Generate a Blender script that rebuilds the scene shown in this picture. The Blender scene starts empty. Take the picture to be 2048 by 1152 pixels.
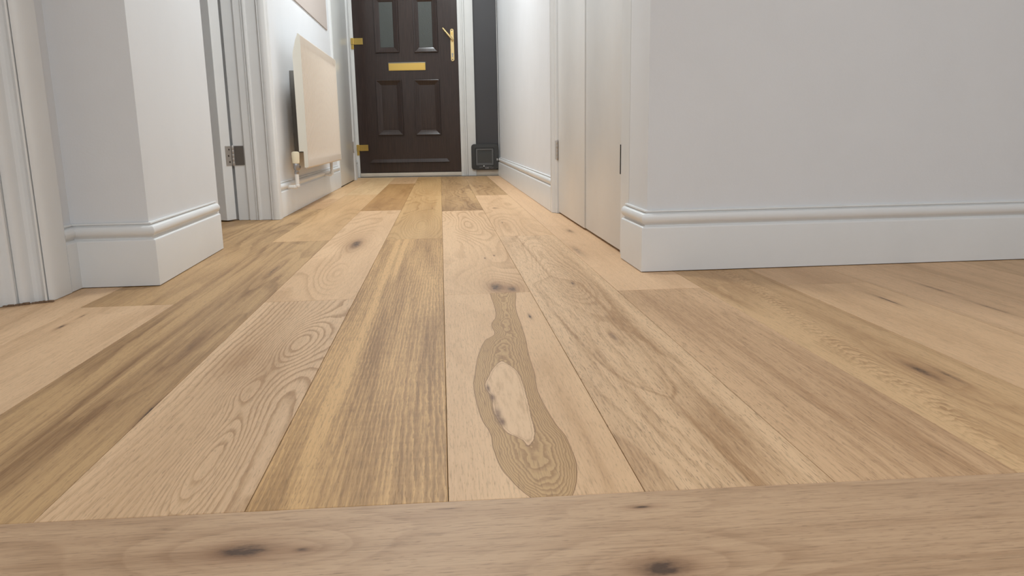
import bpy, bmesh, math, random
from mathutils import Vector, Matrix
random.seed(4)
sc = bpy.context.scene
col = sc.collection

# ------------------------------------------------------------------ camera, world, lights, exposure
W, HC = 2048.0, 0.38
cam_d = bpy.data.cameras.new('camera')
cam = bpy.data.objects.new('camera', cam_d)
col.objects.link(cam)
cam_d.sensor_width = 36.0
cam_d.lens = 1533.24 / W * 36.0
cam_d.clip_start = 0.02
rr = Vector((0.9956696664953899, -0.09139091117409218, -0.017018124918109865))
uu = Vector((0.03462839923733244, 0.1947294935350656, 0.9802455296066577))
ff = Vector((0.08627160127886298, 0.9765900499709927, -0.19705097084367498))
m = Matrix((rr, uu, -ff)).transposed().to_4x4()
m.translation = (0, 0, HC)
cam.matrix_world = m
sc.camera = cam
sc.view_settings.view_transform = 'Standard'
sc.view_settings.look = 'None'
sc.view_settings.gamma = 1.0
sc.view_settings.use_curve_mapping = False
sc.view_settings.exposure = 0.0
world = bpy.data.worlds.new('world')
world.use_nodes = True
world.node_tree.nodes['Background'].inputs['Color'].default_value = (0.02, 0.025, 0.04, 1)
world.node_tree.nodes['Background'].inputs['Strength'].default_value = 0.5
sc.world = world

def lamp(name, loc, size, power, color):
    d = bpy.data.lights.new(name, 'AREA')
    d.shape = 'DISK'; d.size = size; d.energy = power; d.color = color
    o = bpy.data.objects.new(name, d)
    o.location = loc
    col.objects.link(o)
    return o
lamp('hall_ceiling_light', (-0.10, 4.75, 2.37), 0.30, 27.5, (0.90, 0.98, 1.02))
lamp('door_ceiling_light', (-0.22, 6.50, 2.37), 0.26, 11, (0.905, 0.975, 1.0))
lamp('hall_front_ceiling_light', (-0.10, 2.75, 2.37), 0.25, 19, (0.90, 0.98, 1.02))
lamp('room_ceiling_light', (1.2, 0.2, 2.37), 0.45, 15.5, (0.85, 0.945, 1.02))
lamp('room_back_ceiling_light', (0.6, -1.6, 2.37), 0.6, 47, (0.85, 0.945, 1.02))
lamp('side_room_light', (-1.9, 3.2, 2.37), 0.3, 1.3, (1.0, 0.93, 0.86))

# ------------------------------------------------------------------ small helpers
def S(r, g, b):
    f = lambda c: (c/255/12.92) if c/255 <= 0.04045 else ((c/255+0.055)/1.055)**2.4
    return (f(r), f(g), f(b), 1)

def mesh_obj(name, verts, faces, mat, parent=None, smooth=False):
    me = bpy.data.meshes.new(name)
    me.from_pydata([tuple(v) for v in verts], [], faces)
    bm = bmesh.new(); bm.from_mesh(me)
    bmesh.ops.recalc_face_normals(bm, faces=bm.faces)
    bm.to_mesh(me); bm.free()
    if smooth:
        for p in me.polygons: p.use_smooth = True
        me.set_sharp_from_angle(angle=math.radians(35))
    o = bpy.data.objects.new(name, me)
    if mat: me.materials.append(mat)
    col.objects.link(o)
    if parent: o.parent = parent
    return o

def tag(o, label=None, cat=None, kind=None, group=None):
    if label: o['label'] = label
    if cat: o['category'] = cat
    if kind: o['kind'] = kind
    if group: o['group'] = group
    return o

def empty(name, loc, rz=0.0):
    o = bpy.data.objects.new(name, None)
    o.location = loc; o.rotation_euler = (0, 0, rz)
    o.empty_display_size = 0.05
    col.objects.link(o)
    return o

class MB:
    """collects shapes into one mesh"""
    def __init__(s): s.v = []; s.f = []
    def add(s, v, f):
        n = len(s.v); s.v += [tuple(a) for a in v]; s.f += [tuple(i+n for i in q) for q in f]; return s
    def box(s, x0, y0, z0, x1, y1, z1, c=0.0):
        """box, chamfered on all edges by c"""
        if c <= 0:
            v = [(x, y, z) for z in (z0, z1) for (x, y) in ((x0, y0), (x1, y0), (x1, y1), (x0, y1))]
            return s.add(v, [(0,3,2,1), (4,5,6,7), (0,1,5,4), (1,2,6,5), (2,3,7,6), (3,0,4,7)])
        bm = bmesh.new()
        r = bmesh.ops.create_cube(bm, size=1.0)
        for w in bm.verts:
            w.co = Vector(((x0+x1)/2 + w.co.x*(x1-x0), (y0+y1)/2 + w.co.y*(y1-y0), (z0+z1)/2 + w.co.z*(z1-z0)))
        bmesh.ops.bevel(bm, geom=list(bm.edges), offset=c, segments=2, profile=0.5, affect='EDGES')
        bm.verts.index_update()
        s.add([w.co[:] for w in bm.verts], [tuple(q.index for q in f.verts) for f in bm.faces])
        bm.free(); return s
    def prism(s, poly, z0, z1):
        n = len(poly)
        v = [(x, y, z0) for x, y in poly] + [(x, y, z1) for x, y in poly]
        f = [tuple(range(n))[::-1], tuple(range(n, 2*n))] + [(i, (i+1) % n, n+(i+1) % n, n+i) for i in range(n)]
        return s.add(v, f)
    def cyl(s, p0, p1, r0, r1=None, n=20):
        r1 = r0 if r1 is None else r1
        return s.lathe(p0, p1, [(0, r0), (1, r1)], n)
    def lathe(s, p0, p1, prof, n=20):
        """prof: (t along axis 0..1, radius)"""
        p0, p1 = Vector(p0), Vector(p1); d = p1-p0
        a = d.normalized().orthogonal().normalized(); b = d.normalized().cross(a)
        v = []; f = []
        for t, r in prof:
            for i in range(n):
                q = 2*math.pi*i/n
                v.append(p0 + d*t + (a*math.cos(q) + b*math.sin(q))*r)
        k = len(prof)
        for j in range(k-1):
            for i in range(n):
                f.append((j*n+i, j*n+(i+1) % n, (j+1)*n+(i+1) % n, (j+1)*n+i))
        f.append(tuple(range(n))[::-1]); f.append(tuple(range((k-1)*n, k*n)))
        return s.add(v, f)
    def loops(s, rects, close=True):
        """nested rectangles (x0,z0,x1,z1,y): strips between successive ones, in the XZ plane"""
        v = []
        for x0, z0, x1, z1, y in rects:
            v += [(x0, y, z0), (x1, y, z0), (x1, y, z1), (x0, y, z1)]
        f = []
        for j in range(len(rects)-1):
            for i in range(4):
                f.append((j*4+i, j*4+(i+1) % 4, (j+1)*4+(i+1) % 4, (j+1)*4+i))
        if close:
            j = len(rects)-1; f.append((j*4, j*4+1, j*4+2, j*4+3))
        return s.add(v, f)
    def sweep(s, path, prof):
        """prof (offset, z) carried along a plan path; the offset goes to the right of the travel direction, mitred"""
        P = [Vector((x, y)) for x, y in path]; n = len(P); k = len(prof)
        def nrm(a, b):
            d = (b-a).normalized(); return Vector((d.y, -d.x))
        v = []
        for i, p in enumerate(P):
            if i == 0: m_ = nrm(P[0], P[1])
            elif i == n-1: m_ = nrm(P[-2], P[-1])
            else:
                a, b = nrm(P[i-1], p), nrm(p, P[i+1]); m_ = (a+b); m_ = m_ / m_.dot(a)
            for o, z in prof: v.append((p.x+m_.x*o, p.y+m_.y*o, z))
        f = []
        for i in range(n-1):
            for j in range(k-1):
                f.append((i*k+j, (i+1)*k+j, (i+1)*k+j+1, i*k+j+1))
        f.append(tuple(range(k))); f.append(tuple(range((n-1)*k, n*k))[::-1])
        return s.add(v, f)
    def build(s, name, mat, parent=None, smooth=False):
        return mesh_obj(name, s.v, s.f, mat, parent, smooth)

# ------------------------------------------------------------------ node expressions
class Ex:
    def __init__(s, nt, sock): s.nt = nt; s.s = sock
    def _op(s, op, *args, clamp=False):
        n = s.nt.nodes.new('ShaderNodeMath'); n.operation = op; n.use_clamp = clamp
        for i, a in enumerate((s,)+args):
            if isinstance(a, Ex): s.nt.links.new(a.s, n.inputs[i])
            else: n.inputs[i].default_value = float(a)
        return Ex(s.nt, n.outputs[0])
    def __add__(s, o): return s._op('ADD', o)
    __radd__ = __add__
    def __sub__(s, o): return s._op('SUBTRACT', o)
    def __rsub__(s, o): return (s*-1.0)+o
    def __mul__(s, o): return s._op('MULTIPLY', o)
    __rmul__ = __mul__
    def __truediv__(s, o): return s._op('DIVIDE', o)
    def __pow__(s, o): return s._op('POWER', o)
    def fract(s): return s._op('FRACT')
    def sin(s): return s._op('SINE')
    def exp(s): return s._op('EXPONENT')
    def sqrt(s): return s._op('SQRT')
    def min(s, o): return s._op('MINIMUM', o)
    def max(s, o): return s._op('MAXIMUM', o)
    def clamp(s): return s._op('ADD', 0.0, clamp=True)
    def step(s, a, b, lo=0.0, hi=1.0):
        n = s.nt.nodes.new('ShaderNodeMapRange'); n.interpolation_type = 'SMOOTHSTEP'
        s.nt.links.new(s.s, n.inputs['Value'])
        n.inputs['From Min'].default_value = a; n.inputs['From Max'].default_value = b
        n.inputs['To Min'].default_value = lo; n.inputs['To Max'].default_value = hi
        return Ex(s.nt, n.outputs[0])
    def curve(s, pts, x0, x1, y0, y1):
        """piecewise curve of s: pts (x, y)"""
        n = s.nt.nodes.new('ShaderNodeFloatCurve'); c = n.mapping.curves[0]
        pts = sorted(((p[0]-x0)/(x1-x0), (p[1]-y0)/(y1-y0)) for p in pts)
        c.points[0].location = pts[0]; c.points[1].location = pts[-1]
        for p in pts[1:-1]: c.points.new(*p)
        for p in c.points: p.handle_type = 'AUTO_CLAMPED'
        n.mapping.update()
        t = (s - x0)*(1.0/(x1-x0))
        s.nt.links.new(t.s, n.inputs['Value'])
        return Ex(s.nt, n.outputs[0])*(y1-y0) + y0

def new_mat(name):
    m = bpy.data.materials.new(name); m.use_nodes = True
    nt = m.node_tree
    b = nt.nodes['Principled BSDF']
    return m, nt, b

def vec(nt, x, y, z=0.0):
    n = nt.nodes.new('ShaderNodeCombineXYZ')
    for i, a in enumerate((x, y, z)):
        if isinstance(a, Ex): nt.links.new(a.s, n.inputs[i])
        else: n.inputs[i].default_value = float(a)
    return n.outputs[0]

def noise(nt, v, detail=2.0, rough=0.5, dist=0.0, scale=1.0):
    n = nt.nodes.new('ShaderNodeTexNoise')
    nt.links.new(v, n.inputs['Vector'])
    n.inputs['Scale'].default_value = scale
    n.inputs['Detail'].default_value = detail
    n.inputs['Roughness'].default_value = rough
    n.inputs['Distortion'].default_value = dist
    return Ex(nt, n.outputs[0])

def mixc(nt, fac, a, b):
    n = nt.nodes.new('ShaderNodeMix'); n.data_type = 'RGBA'; n.clamp_factor = True
    if isinstance(fac, Ex): nt.links.new(fac.s, n.inputs[0])
    else: n.inputs[0].default_value = fac
    for i, c in ((6, a), (7, b)):
        if isinstance(c, tuple): n.inputs[i].default_value = c
        else: nt.links.new(c, n.inputs[i])
    return n.outputs[2]

def bump(nt, b, h, strength=0.3, dist=0.001):
    n = nt.nodes.new('ShaderNodeBump')
    n.inputs['Strength'].default_value = strength
    n.inputs['Distance'].default_value = dist
    nt.links.new(h.s, n.inputs['Height'])
    nt.links.new(n.outputs[0], b.inputs['Normal'])

def coords(nt):
    t = nt.nodes.new('ShaderNodeTexCoord'); sp = nt.nodes.new('ShaderNodeSeparateXYZ')
    nt.links.new(t.outputs['Object'], sp.inputs[0])
    return [Ex(nt, sp.outputs[i]) for i in range(3)], t

def simple(name, c, rough=0.5, metal=0.0, bstr=0.0, bscale=300, var=0.0, spec=0.5):
    m, nt, b = new_mat(name)
    b.inputs['Base Color'].default_value = c
    b.inputs['Roughness'].default_value = rough
    b.inputs['Metallic'].default_value = metal
    b.inputs['Specular IOR Level'].default_value = spec
    (x, y, z), t = coords(nt)
    if var:
        n = noise(nt, t.outputs['Object'], 4, 0.6, scale=6)
        dk = tuple(a*(1-var) for a in c[:3])+(1,)
        nt.links.new(mixc(nt, n.step(.35, .75), c, dk), b.inputs['Base Color'])
    if bstr:
        bump(nt, b, noise(nt, t.outputs['Object'], 3, 0.6, scale=bscale), bstr, 0.0008)
    return m

# ------------------------------------------------------------------ plain materials
M = {}
M['wall'] = simple('matt_wall_paint', S(228, 229, 231), 0.75, bstr=0.25, bscale=170, var=0.02)
M['trim'] = simple('white_satin_paint', S(232, 232, 231), 0.36, bstr=0.10, bscale=90, var=0.03)
M['door_paint'] = simple('white_door_paint', S(236, 237, 237), 0.34, bstr=0.12, bscale=70, var=0.03)
M['rose_panel'] = simple('rose_grey_wall_paint', S(200, 188, 180), 0.7, bstr=0.1, bscale=170)
M['ceiling'] = simple('ceiling_paint', S(236, 235, 232), 0.9)
M['upvc'] = simple('white_plastic_frame', S(222, 221, 218), 0.42, var=0.05)
M['radiator'] = simple('cream_enamel', S(222, 208, 192), 0.38)
M['rad_side'] = simple('pale_enamel_end_plate', S(232, 228, 216), 0.40)
M['cream'] = simple('cream_plastic', S(238, 226, 196), 0.45)
M['pipe'] = simple('painted_pipe', S(236, 232, 226), 0.35)
M['chrome'] = simple('dull_chrome', S(170, 168, 168), 0.30, 1.0)
M['steel'] = simple('brushed_steel', S(186, 180, 174), 0.42, 0.55, bstr=0.2, bscale=60)
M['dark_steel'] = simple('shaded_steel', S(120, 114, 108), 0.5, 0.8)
M['black'] = simple('black_gap', S(20, 18, 17), 0.8)
M['screw'] = simple('screw_recess', S(74, 68, 62), 0.5, 0.7)
M['brass'] = simple('polished_brass', S(224, 190, 108), 0.30, 1.0, bstr=0.1, bscale=40)
M['brass_pale'] = simple('pale_brass', S(226, 200, 146), 0.30, 1.0)
M['subfloor'] = simple('dark_joint', S(62, 46, 32), 0.9)
M['flap_black'] = simple('black_flap_plastic', S(52, 52, 52), 0.42)
M['flap_grey'] = simple('grey_flap_rim', S(92, 92, 92), 0.42)
M['white_dot'] = simple('white_plastic_button', S(240, 240, 238), 0.4)
M['print_light'] = simple('light_grey_print', S(172, 168, 168), 0.6)
M['print_dim'] = simple('dim_grey_print', S(110, 108, 108), 0.6)
M['charcoal'] = simple('charcoal_sidelight_panel', S(62, 60, 62), 0.38)
M['filler'] = simple('worn_filler', S(128, 104, 82), 0.9, bstr=0.6, bscale=200)

def make_flapglass():
    m, nt, b = new_mat('smoked_flap')
    b.inputs['Base Color'].default_value = S(74, 76, 76)
    b.inputs['Roughness'].default_value = 0.12
    b.inputs['Transmission Weight'].default_value = 0.15
    return m
M['flap_glass'] = make_flapglass()
M['bracket'] = simple('gap_shade_grey', S(140, 137, 132), 0.6)  # darkened grey paints in the shade between radiator and wall
M['sill'] = simple('worn_floor_reflection_sill', S(206, 194, 178), 0.5, var=0.12)  # beige holds the floor's reflected tint as well as wear

def make_door_brown():
    m, nt, b = new_mat('dark_brown_woodgrain_door')
    (x, y, z), t = coords(nt)
    g = noise(nt, vec(nt, x*160, z*5, 0.0), 4, 0.6)
    nt.links.new(mixc(nt, g.step(.3, .75), S(58, 44, 39), S(46, 35, 31)), b.inputs['Base Color'])
    b.inputs['Roughness'].default_value = 0.24
    bump(nt, b, g, 0.15, 0.0005)
    return m
M['brown'] = make_door_brown()

def make_obscure():
    m, nt, b = new_mat('obscure_door_glass')
    (x, y, z), t = coords(nt)
    b.inputs['Base Color'].default_value = S(84, 88, 84)
    b.inputs['Roughness'].default_value = 0.22
    b.inputs['Transmission Weight'].default_value = 0.25
    n = noise(nt, vec(nt, x*90, y, z*40), 2, 0.5, 1.5)
    bump(nt, b, n, 0.5, 0.002)
    return m
M['glass'] = make_obscure()

# ------------------------------------------------------------------ oak
PALE = (S(226, 194, 158), S(186, 150, 112))
ROSE = (S(223, 193, 160), S(176, 142, 106))
YELL = (S(216, 178, 126), S(150, 114, 70))
BROWN = (S(196, 164, 122), S(136, 104, 70))
TAN = (S(212, 178, 140), S(178, 142, 104))
MILK = (S(196, 168, 140), S(156, 126, 99))

WB = (0.975, 0.895, 0.80, 1)
def SW(r, g, b): return tuple(p*q for p, q in zip(S(r, g, b), WB))
def oak(name, pal, seed, axis='y', N=10, fu=1.0, fv=5.0, B=0.0, knots=(), kline=0.5, ktone=0.6, kstreak=0.3,
        jag=0.25, fib=0.16, fine=1.0, bumps=(), heart=None, blotch=(), pale=(), cross=0.0, tongue=None, ju=16, jv=34, fs=75, ripple=None, pores=0.3, f0=0.18):
    """procedural oak. knots: (u, v, su, sv, rings, dark); bumps: (u, v, su, sv, rings); blotch/pale: (u, v, su, sv, amount)"""
    m, nt, b = new_mat(name)
    (x, y, z), t = coords(nt)
    u, v = (y, x) if axis == 'y' else (x, y)
    light, dark = [tuple(a*b_ for a, b_ in zip(c_, WB)) for c_ in pal]
    # jagged growth-ring field
    j1 = noise(nt, vec(nt, u*ju, v*jv, seed+5.0), 3, 0.6)
    base = noise(nt, vec(nt, u*fu, v*fv, seed*1.37), 1.2, 0.4)
    g = base*N + v*B + (j1-0.5)*(jag*2.2)
    def r2(k, wob=0.0):
        a = (u-k[0])*(1.0/k[2]); c = (v-k[1])*(1.0/k[3])
        q = a*a + c*c
        return q
    for k in knots: g = g + (r2(k)*-1.0).exp()*k[4]
    for k in bumps: g = g + (r2(k)*-1.0).exp()*k[4]
    r = g.fract()
    line = r.step(0.42, 0.90)*r.step(0.90, 1.0, 1.0, 0.0)
    vis = noise(nt, vec(nt, u*0.9, v*7, seed+20.0), 1, 0.5).step(0.30, 0.62, 0.25, 1.0)
    tone = noise(nt, vec(nt, u*1.1, v*10, seed+40.0), 3, 0.55)
    streak = noise(nt, vec(nt, u*1.3, v*fs, seed+60.0), 3, 0.6)
    fibre = noise(nt, vec(nt, u*26*fine, v*380*fine, seed+80.0), 2, 0.6)
    pore = noise(nt, vec(nt, u*75*fine + j1*2.0, v*620*fine, seed+90.0), 1, 0.5).step(0.60, 0.72)
    streak2 = noise(nt, vec(nt, u*3.0 + j1*0.8, v*230, seed+70.0), 2, 0.6)
    f = line*vis*kline + (tone-0.47)*(ktone*3.0) + (streak-0.5)*(kstreak*2.0) + (streak2-0.5)*(0.25+kstreak*0.9) + f0
    if ripple:
        pts, x0, x1, fr, wd = ripple
        vc = u.curve(pts, x0, x1, -1.2, 1.2)
        e_ = (v-vc)*(1.0/wd)
        jr = noise(nt, vec(nt, u*30, v*60, 4.4), 2, 0.6)
        ph = (u*fr + e_*e_*0.8 + e_*0.5 + (jr-0.5)*2.4).fract()
        f = f + (ph.step(0.1, 0.8)*ph.step(0.88, 1.0, 1.0, 0.0)-0.4)*(e_*e_*-1.0).exp()*0.9
    if cross:
        cr = noise(nt, vec(nt, u*70, v*7, seed+33.0), 2, 0.5)
        f = f + (cr-0.5)*cross
    for k in blotch: f = f + (r2(k)*-1.0).exp()*k[4]
    for k in pale: f = f - (r2(k)*-1.0).exp()*k[4]
    if tongue:
        # dark-edged cathedral tongue: centre line and half width along u
        cpts, hpts, x0, x1 = tongue
        cc = u.curve(cpts, x0, x1, -1.2, 1.2); hh = u.curve(hpts, x0, x1, 0.0, 0.2)
        d = hh - ((v-cc)._op('ABSOLUTE')) + (j1-0.5)*0.006
        f = f + d.step(-0.002, 0.004)*0.15 + (d*d*(-1/0.004**2)).exp()*0.55 + ((d-0.012)*(d-0.012)*(-1/0.003**2)).exp()*0.25
    c = mixc(nt, f.clamp(), light, dark)
    c = mixc(nt, (fibre.step(0.50, 0.75)*fib*1.6).clamp(), c, tuple(a*0.55 for a in dark[:3])+(1,))
    c = mixc(nt, (pore*pores).clamp(), c, tuple(a*0.50 for a in dark[:3])+(1,))
    c = mixc(nt, (fibre.step(0.50, 0.28)*fib*0.9).clamp(), c, tuple(min(1, a*1.12) for a in light[:3])+(1,))
    if heart:
        L, R_, iL, iR, u0, u1 = heart
        a, d_ = -0.02, 0.23
        jj = noise(nt, vec(nt, u*28, v*30, 3.3), 3, 0.6)
        jb = noise(nt, vec(nt, u*9, v*45, 8.3), 2, 0.5)
        cl, crr = u.curve(L, u0, u1, a, d_), u.curve(R_, u0, u1, a, d_)
        hw = (crr-cl)*0.5; cm = (crr+cl)*0.5
        dv = v-cm
        q = (hw*hw - dv*dv)/hw.max(0.004)                      # nested contours inside the dark heart
        q = q + (jj-0.5)*0.0035
        mask = q.step(0.0, 0.0016)
        rg = (q*210.0 + (jb-0.5)*3.0 + (jj-0.5)*1.6).fract()
        ln = rg.step(0.2, 0.85)*rg.step(0.90, 1.0, 1.0, 0.0)
        hc = mixc(nt, (ln*0.62 + (tone-0.5)*0.8 + 0.12).clamp(), SW(200, 168, 124), SW(152, 116, 76))
        edge = ((q-0.0016)*(q-0.0016)*(-1/0.0018**2)).exp()*0.75
        hc = mixc(nt, edge.clamp(), hc, SW(132, 96, 60))
        hc = mixc(nt, (fibre.step(.5, .8)*0.5).clamp(), hc, SW(110, 78, 48))
        c = mixc(nt, mask, c, hc)
        # pale island in the middle of the heart
        il, ir = u.curve(iL, u0, u1, a, d_), u.curve(iR, u0, u1, a, d_)
        ih = (ir-il)*0.5; im = (ir+il)*0.5; dw = v-im
        ihp = ih.max(0.0); jk = noise(nt, vec(nt, u*42, v*130, 6.1), 3, 0.65)
        p = (ihp*ihp-dw*dw)/ih.max(0.004) + (jj-0.5)*0.005 + (jk-0.5)*0.008 - ih.step(0.0, 0.003, 0.004, 0.0)
        pm = p.step(0.0, 0.0018)
        isl = mixc(nt, (noise(nt, vec(nt, u*14, v*110, 1.0), 4, 0.7).step(.42, .72)*0.75).clamp(), SW(226, 196, 162), SW(190, 156, 120))
        isl = mixc(nt, ((p-0.006)*(p-0.006)*(-1/0.0014**2)).exp()*0.35, isl, SW(150, 112, 76))
        c = mixc(nt, ((p*p*(-1/0.0020**2)).exp()*0.6).clamp(), c, SW(120, 86, 56))
        c = mixc(nt, pm, c, isl)
        for (ku, kv, su, sv) in ((1.000, 0.066, 0.028, 0.005), (1.075, 0.0635, 0.018, 0.004), (0.975, 0.070, 0.012, 0.004), (1.115, 0.0595, 0.02, 0.003)):
            a1 = (u-ku)*(1/su); c1 = (v-kv)*(1/sv)
            mk = ((a1*a1+c1*c1 + (jj-0.5)*2.5)*-1.0).exp()
            c = mixc(nt, (mk*0.75).clamp(), c, SW(104, 72, 50))
    # knots: brown halo and dark core, broken up by noise
    kn = noise(nt, vec(nt, u*45, v*90, seed+11.0), 3, 0.65)
    for k in knots:
        if k[5] <= 0: continue
        s_ = k[6] if len(k) > 6 else 0.33
        a1 = (u-k[0])*(1.0/(k[2]*s_)); c1 = (v-k[1])*(1.0/(k[3]*s_))
        q = a1*a1 + c1*c1 + (kn-0.5)*2.0
        halo = (q*-0.35).exp()*(0.55*k[5])
        c = mixc(nt, halo.clamp(), c, SW(138, 98, 66))
        c = mixc(nt, ((q*-1.6).exp()*(1.1*k[5])).clamp(), c, SW(82, 62, 48))
    nt.links.new(c, b.inputs['Base Color'])
    b.inputs['Roughness'].default_value = 0.48
    b.inputs['Specular IOR Level'].default_value = 0.28
    bump(nt, b, fibre*-0.5 + pore*-0.7 + line*-0.3, 0.25, 0.0006)
    return m

# ------------------------------------------------------------------ floor: every board is a part of the floor
floor = MB().box(-2.4, -2.6, -0.03, 4.2, 8.2, -0.0145).build('floor', M['subfloor'])
tag(floor, 'oak plank floor running down the hall to the brown front door', None, 'structure')

SX0, BW = -0.00486, 0.21136
seam = lambda k: SX0 + k*BW
thr = lambda X: 0.7543 - 0.0165*X                 # far edge of the cross board
GAP = 0.00035
def board(poly, mat, label=None, dz=0.0):
    """flat board with eased edges: poly is a counter-clockwise quad in plan"""
    c = Vector((sum(p[0] for p in poly)/4, sum(p[1] for p in poly)/4))
    def ins(d):
        out = []
        n = len(poly)
        for i in range(n):
            p0, p, p1 = Vector(poly[i-1]), Vector(poly[i]), Vector(poly[(i+1) % n])
            a = (p-p0).normalized(); b_ = (p1-p).normalized()
            n1 = Vector((-a.y, a.x)); n2 = Vector((-b_.y, b_.x)); mm = (n1+n2); mm = mm/mm.dot(n1)
            out.append(p+mm*d)
        return out
    v = [(p.x, p.y, -0.014) for p in ins(GAP)] + [(p.x, p.y, dz-0.0005) for p in ins(GAP)] + [(p.x, p.y, dz) for p in ins(GAP+0.0005)]
    f = [(3,2,1,0)] + [(i, (i+1) % 4, 4+(i+1) % 4, 4+i) for i in range(4)] + [(4+i, 4+(i+1) % 4, 8+(i+1) % 4, 8+i) for i in range(4)] + [(8,9,10,11)]
    o = mesh_obj('plank', v, f, mat, floor)
    if label: o['label'] = label
    return o

def row(k, y0, y1, mat, label=None):
    x0, x1 = seam(k), seam(k+1)
    if y0 is None: a, b_ = thr(x0), thr(x1)
    else: a = b_ = y0
    return board([(x0, a), (x1, b_), (x1, y1), (x0, y1)], mat, label, dz=random.uniform(-0.00025, 0.0))

HL = [(1.816,.1062),(1.669,.1069),(1.584,.1033),(1.499,.0893),(1.454,.092),(1.391,.069),(1.291,.0517),(1.190,.0415),(1.124,.0369),(1.045,.0384),(.983,.043),(.935,.0505),(.885,.0514),(.8325,.0556),(.802,.0633),(.7676,.0748),(.735,.092),(.71,.108)]
HR = [(1.805,.1698),(1.639,.1537),(1.4985,.1512),(1.379,.1471),(1.277,.1417),(1.176,.1391),(1.0897,.1335),(1.022,.1361),(.9536,.1416),(.8998,.1475),(.8586,.1475),(.821,.1449),(.7813,.1374),(.7554,.1297),(.735,.122),(.71,.110)]
IL = [(1.30,.098),(1.265,.094),(1.2581,.0899),(1.2101,.0716),(1.1645,.0615),(1.1321,.0561),(1.1005,.0576),(1.0797,.0629),(1.0237,.0608),(.9802,.0654),(.9395,.0725),(.9191,.0849),(.90,.0928),(.8859,.094),(.875,.096),(.80,.098)]
IR = [(1.30,.088),(1.265,.091),(1.2508,.095),(1.2045,.1095),(1.1625,.1143),(1.1131,.1143),(1.0533,.1127),(.9992,.1113),(.9499,.110),(.9127,.1055),(.8889,.0971),(.875,.092),(.80,.088)]

# centre row: the board with the oval heart, then the knotty one
row(0, None, 1.828, oak('oak_oval_heart', PALE, 1.0, N=5, fu=1, fv=4, kline=0.22, ktone=0.35, kstreak=0.12, fib=0.22,
    heart=(HL, HR, IL, IR, 0.70, 1.83), knots=((1.576, 0.176, .06, .009, .6, .8),), blotch=((.86, .172, .16, .007, .35), (1.1, .165, .2, .010, .25))),
    'pale oak plank with a long brown oval heart figure around a pale island')
row(0, 1.828, 3.922, oak('oak_knotty_centre', PALE, 2.4, N=17, fu=1.2, fv=5.0, kline=0.60, ktone=0.35, kstreak=0.15, jag=0.16,
    knots=((1.905, .128, .20, .060, 6.0, .85, .26), (1.872, .165, .14, .05, 2.0, .75, .26), (2.373, .126, .02, .004, 0, 1.2, .5), (2.418, .158, .02, .004, 0, 1.2, .5)),
    blotch=((1.875, .16, .10, .06, .6),), pale=((2.85, .02, .5, .028, 1.0),), bumps=((3.5, .10, .35, .06, 5.0),)),
    'pale oak plank with two dark knots and curling grain')
row(0, 3.922, 7.5, oak('oak_far_centre', BROWN, 3.1, N=14, fu=1.5, fv=5, kline=0.5, ktone=0.5, blotch=((4.0, .10, .25, .15, .35),), pale=((5.0, .18, .4, .02, 1.),)))
# yellow striped row
row(-1, None, 2.880, oak('oak_yellow_stripe', YELL, 4.2, N=9, fu=0.7, fv=7, B=150, kline=-0.45, f0=0.58, ktone=0.6, kstreak=0.8, jag=0.6, fib=0.26, cross=0.35, ju=20, jv=90, fs=38,
    pale=((1.9, -.165, 1.3, .007, .9), (1.1, -.178, .4, .006, .5), (2.6, -.14, .5, .006, 1.0))), 'golden oak plank with close rippled stripes')
row(-1, 2.880, 4.946, oak('oak_yellow_cathedral', (S(206,172,124), S(166,128,80)), 5.9, N=12, fu=1.1, fv=4.5, kline=0.6, ktone=0.35, jag=0.2,
    bumps=((3.35, -.1, .5, .07, 9.0),), pale=((4.35, -.012, .55, .016, 1.4), (3.9, -.205, .5, .006, 1.)), knots=((4.1, -.055, .08, .006, .3, .6), (4.9, -.17, .06, .006, .3, .5))))
row(-1, 4.946, 7.55, oak('oak_far_swirl', (S(206,172,124), S(172,134,88)), 6.6, N=10, fu=0.8, fv=4.5, kline=0.5, ktone=0.3, bumps=((6.0, -.093, .6, .06, 8.0),)))
# pale row left of it
row(-2, None, 1.816, oak('oak_pale_cathedral', ROSE, 7.3, N=15, fu=0.9, fv=5.0, B=50, kline=0.85, ktone=0.25, kstreak=0.12, jag=0.30, fib=0.20,
    bumps=((1.42, -.285, .20, .05, 10.0), (.90, -.29, .22, .035, 9.0), (1.16, -.315, .10, .03, 5.)), blotch=((1.33, -.36, .10, .028, .55), (1.30, -.30, .14, .022, .35)),
    pale=((1.5, -.42, .5, .012, .7),)), 'pale oak plank with fine looping ring lines and a brown smudge')
row(-2, 1.816, 4.036, oak('oak_pale_eye', PALE, 8.8, N=9, fu=1.1, fv=5, kline=0.45, ktone=0.35, kstreak=0.1, jag=0.18,
    knots=((2.78, -.315, .34, .055, 6.0, .85, .33),), bumps=((2.15, -.30, .25, .05, 5.0),), blotch=((2.76, -.32, .13, .035, .5),), pale=((2.6, -.39, .12, .04, .6),)),
    'pale oak plank with a grey almond-shaped knot')
row(-2, 4.036, 6.288, oak('oak_dark_brown', (S(186,148,100), S(152,114,70)), 9.1, N=8, fu=1.5, fv=5, kline=0.35, ktone=0.5, knots=((4.8, -.31, .1, .02, .4, .3),)))
row(-2, 6.288, 7.6, oak('oak_far_tan', TAN, 10.3, N=8, fu=1.5, fv=5, kline=0.35, ktone=0.4, knots=((6.6, -.31, .1, .02, .4, .5),), pale=((6.6, -.222, .3, .010, 1.2),)))
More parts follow.
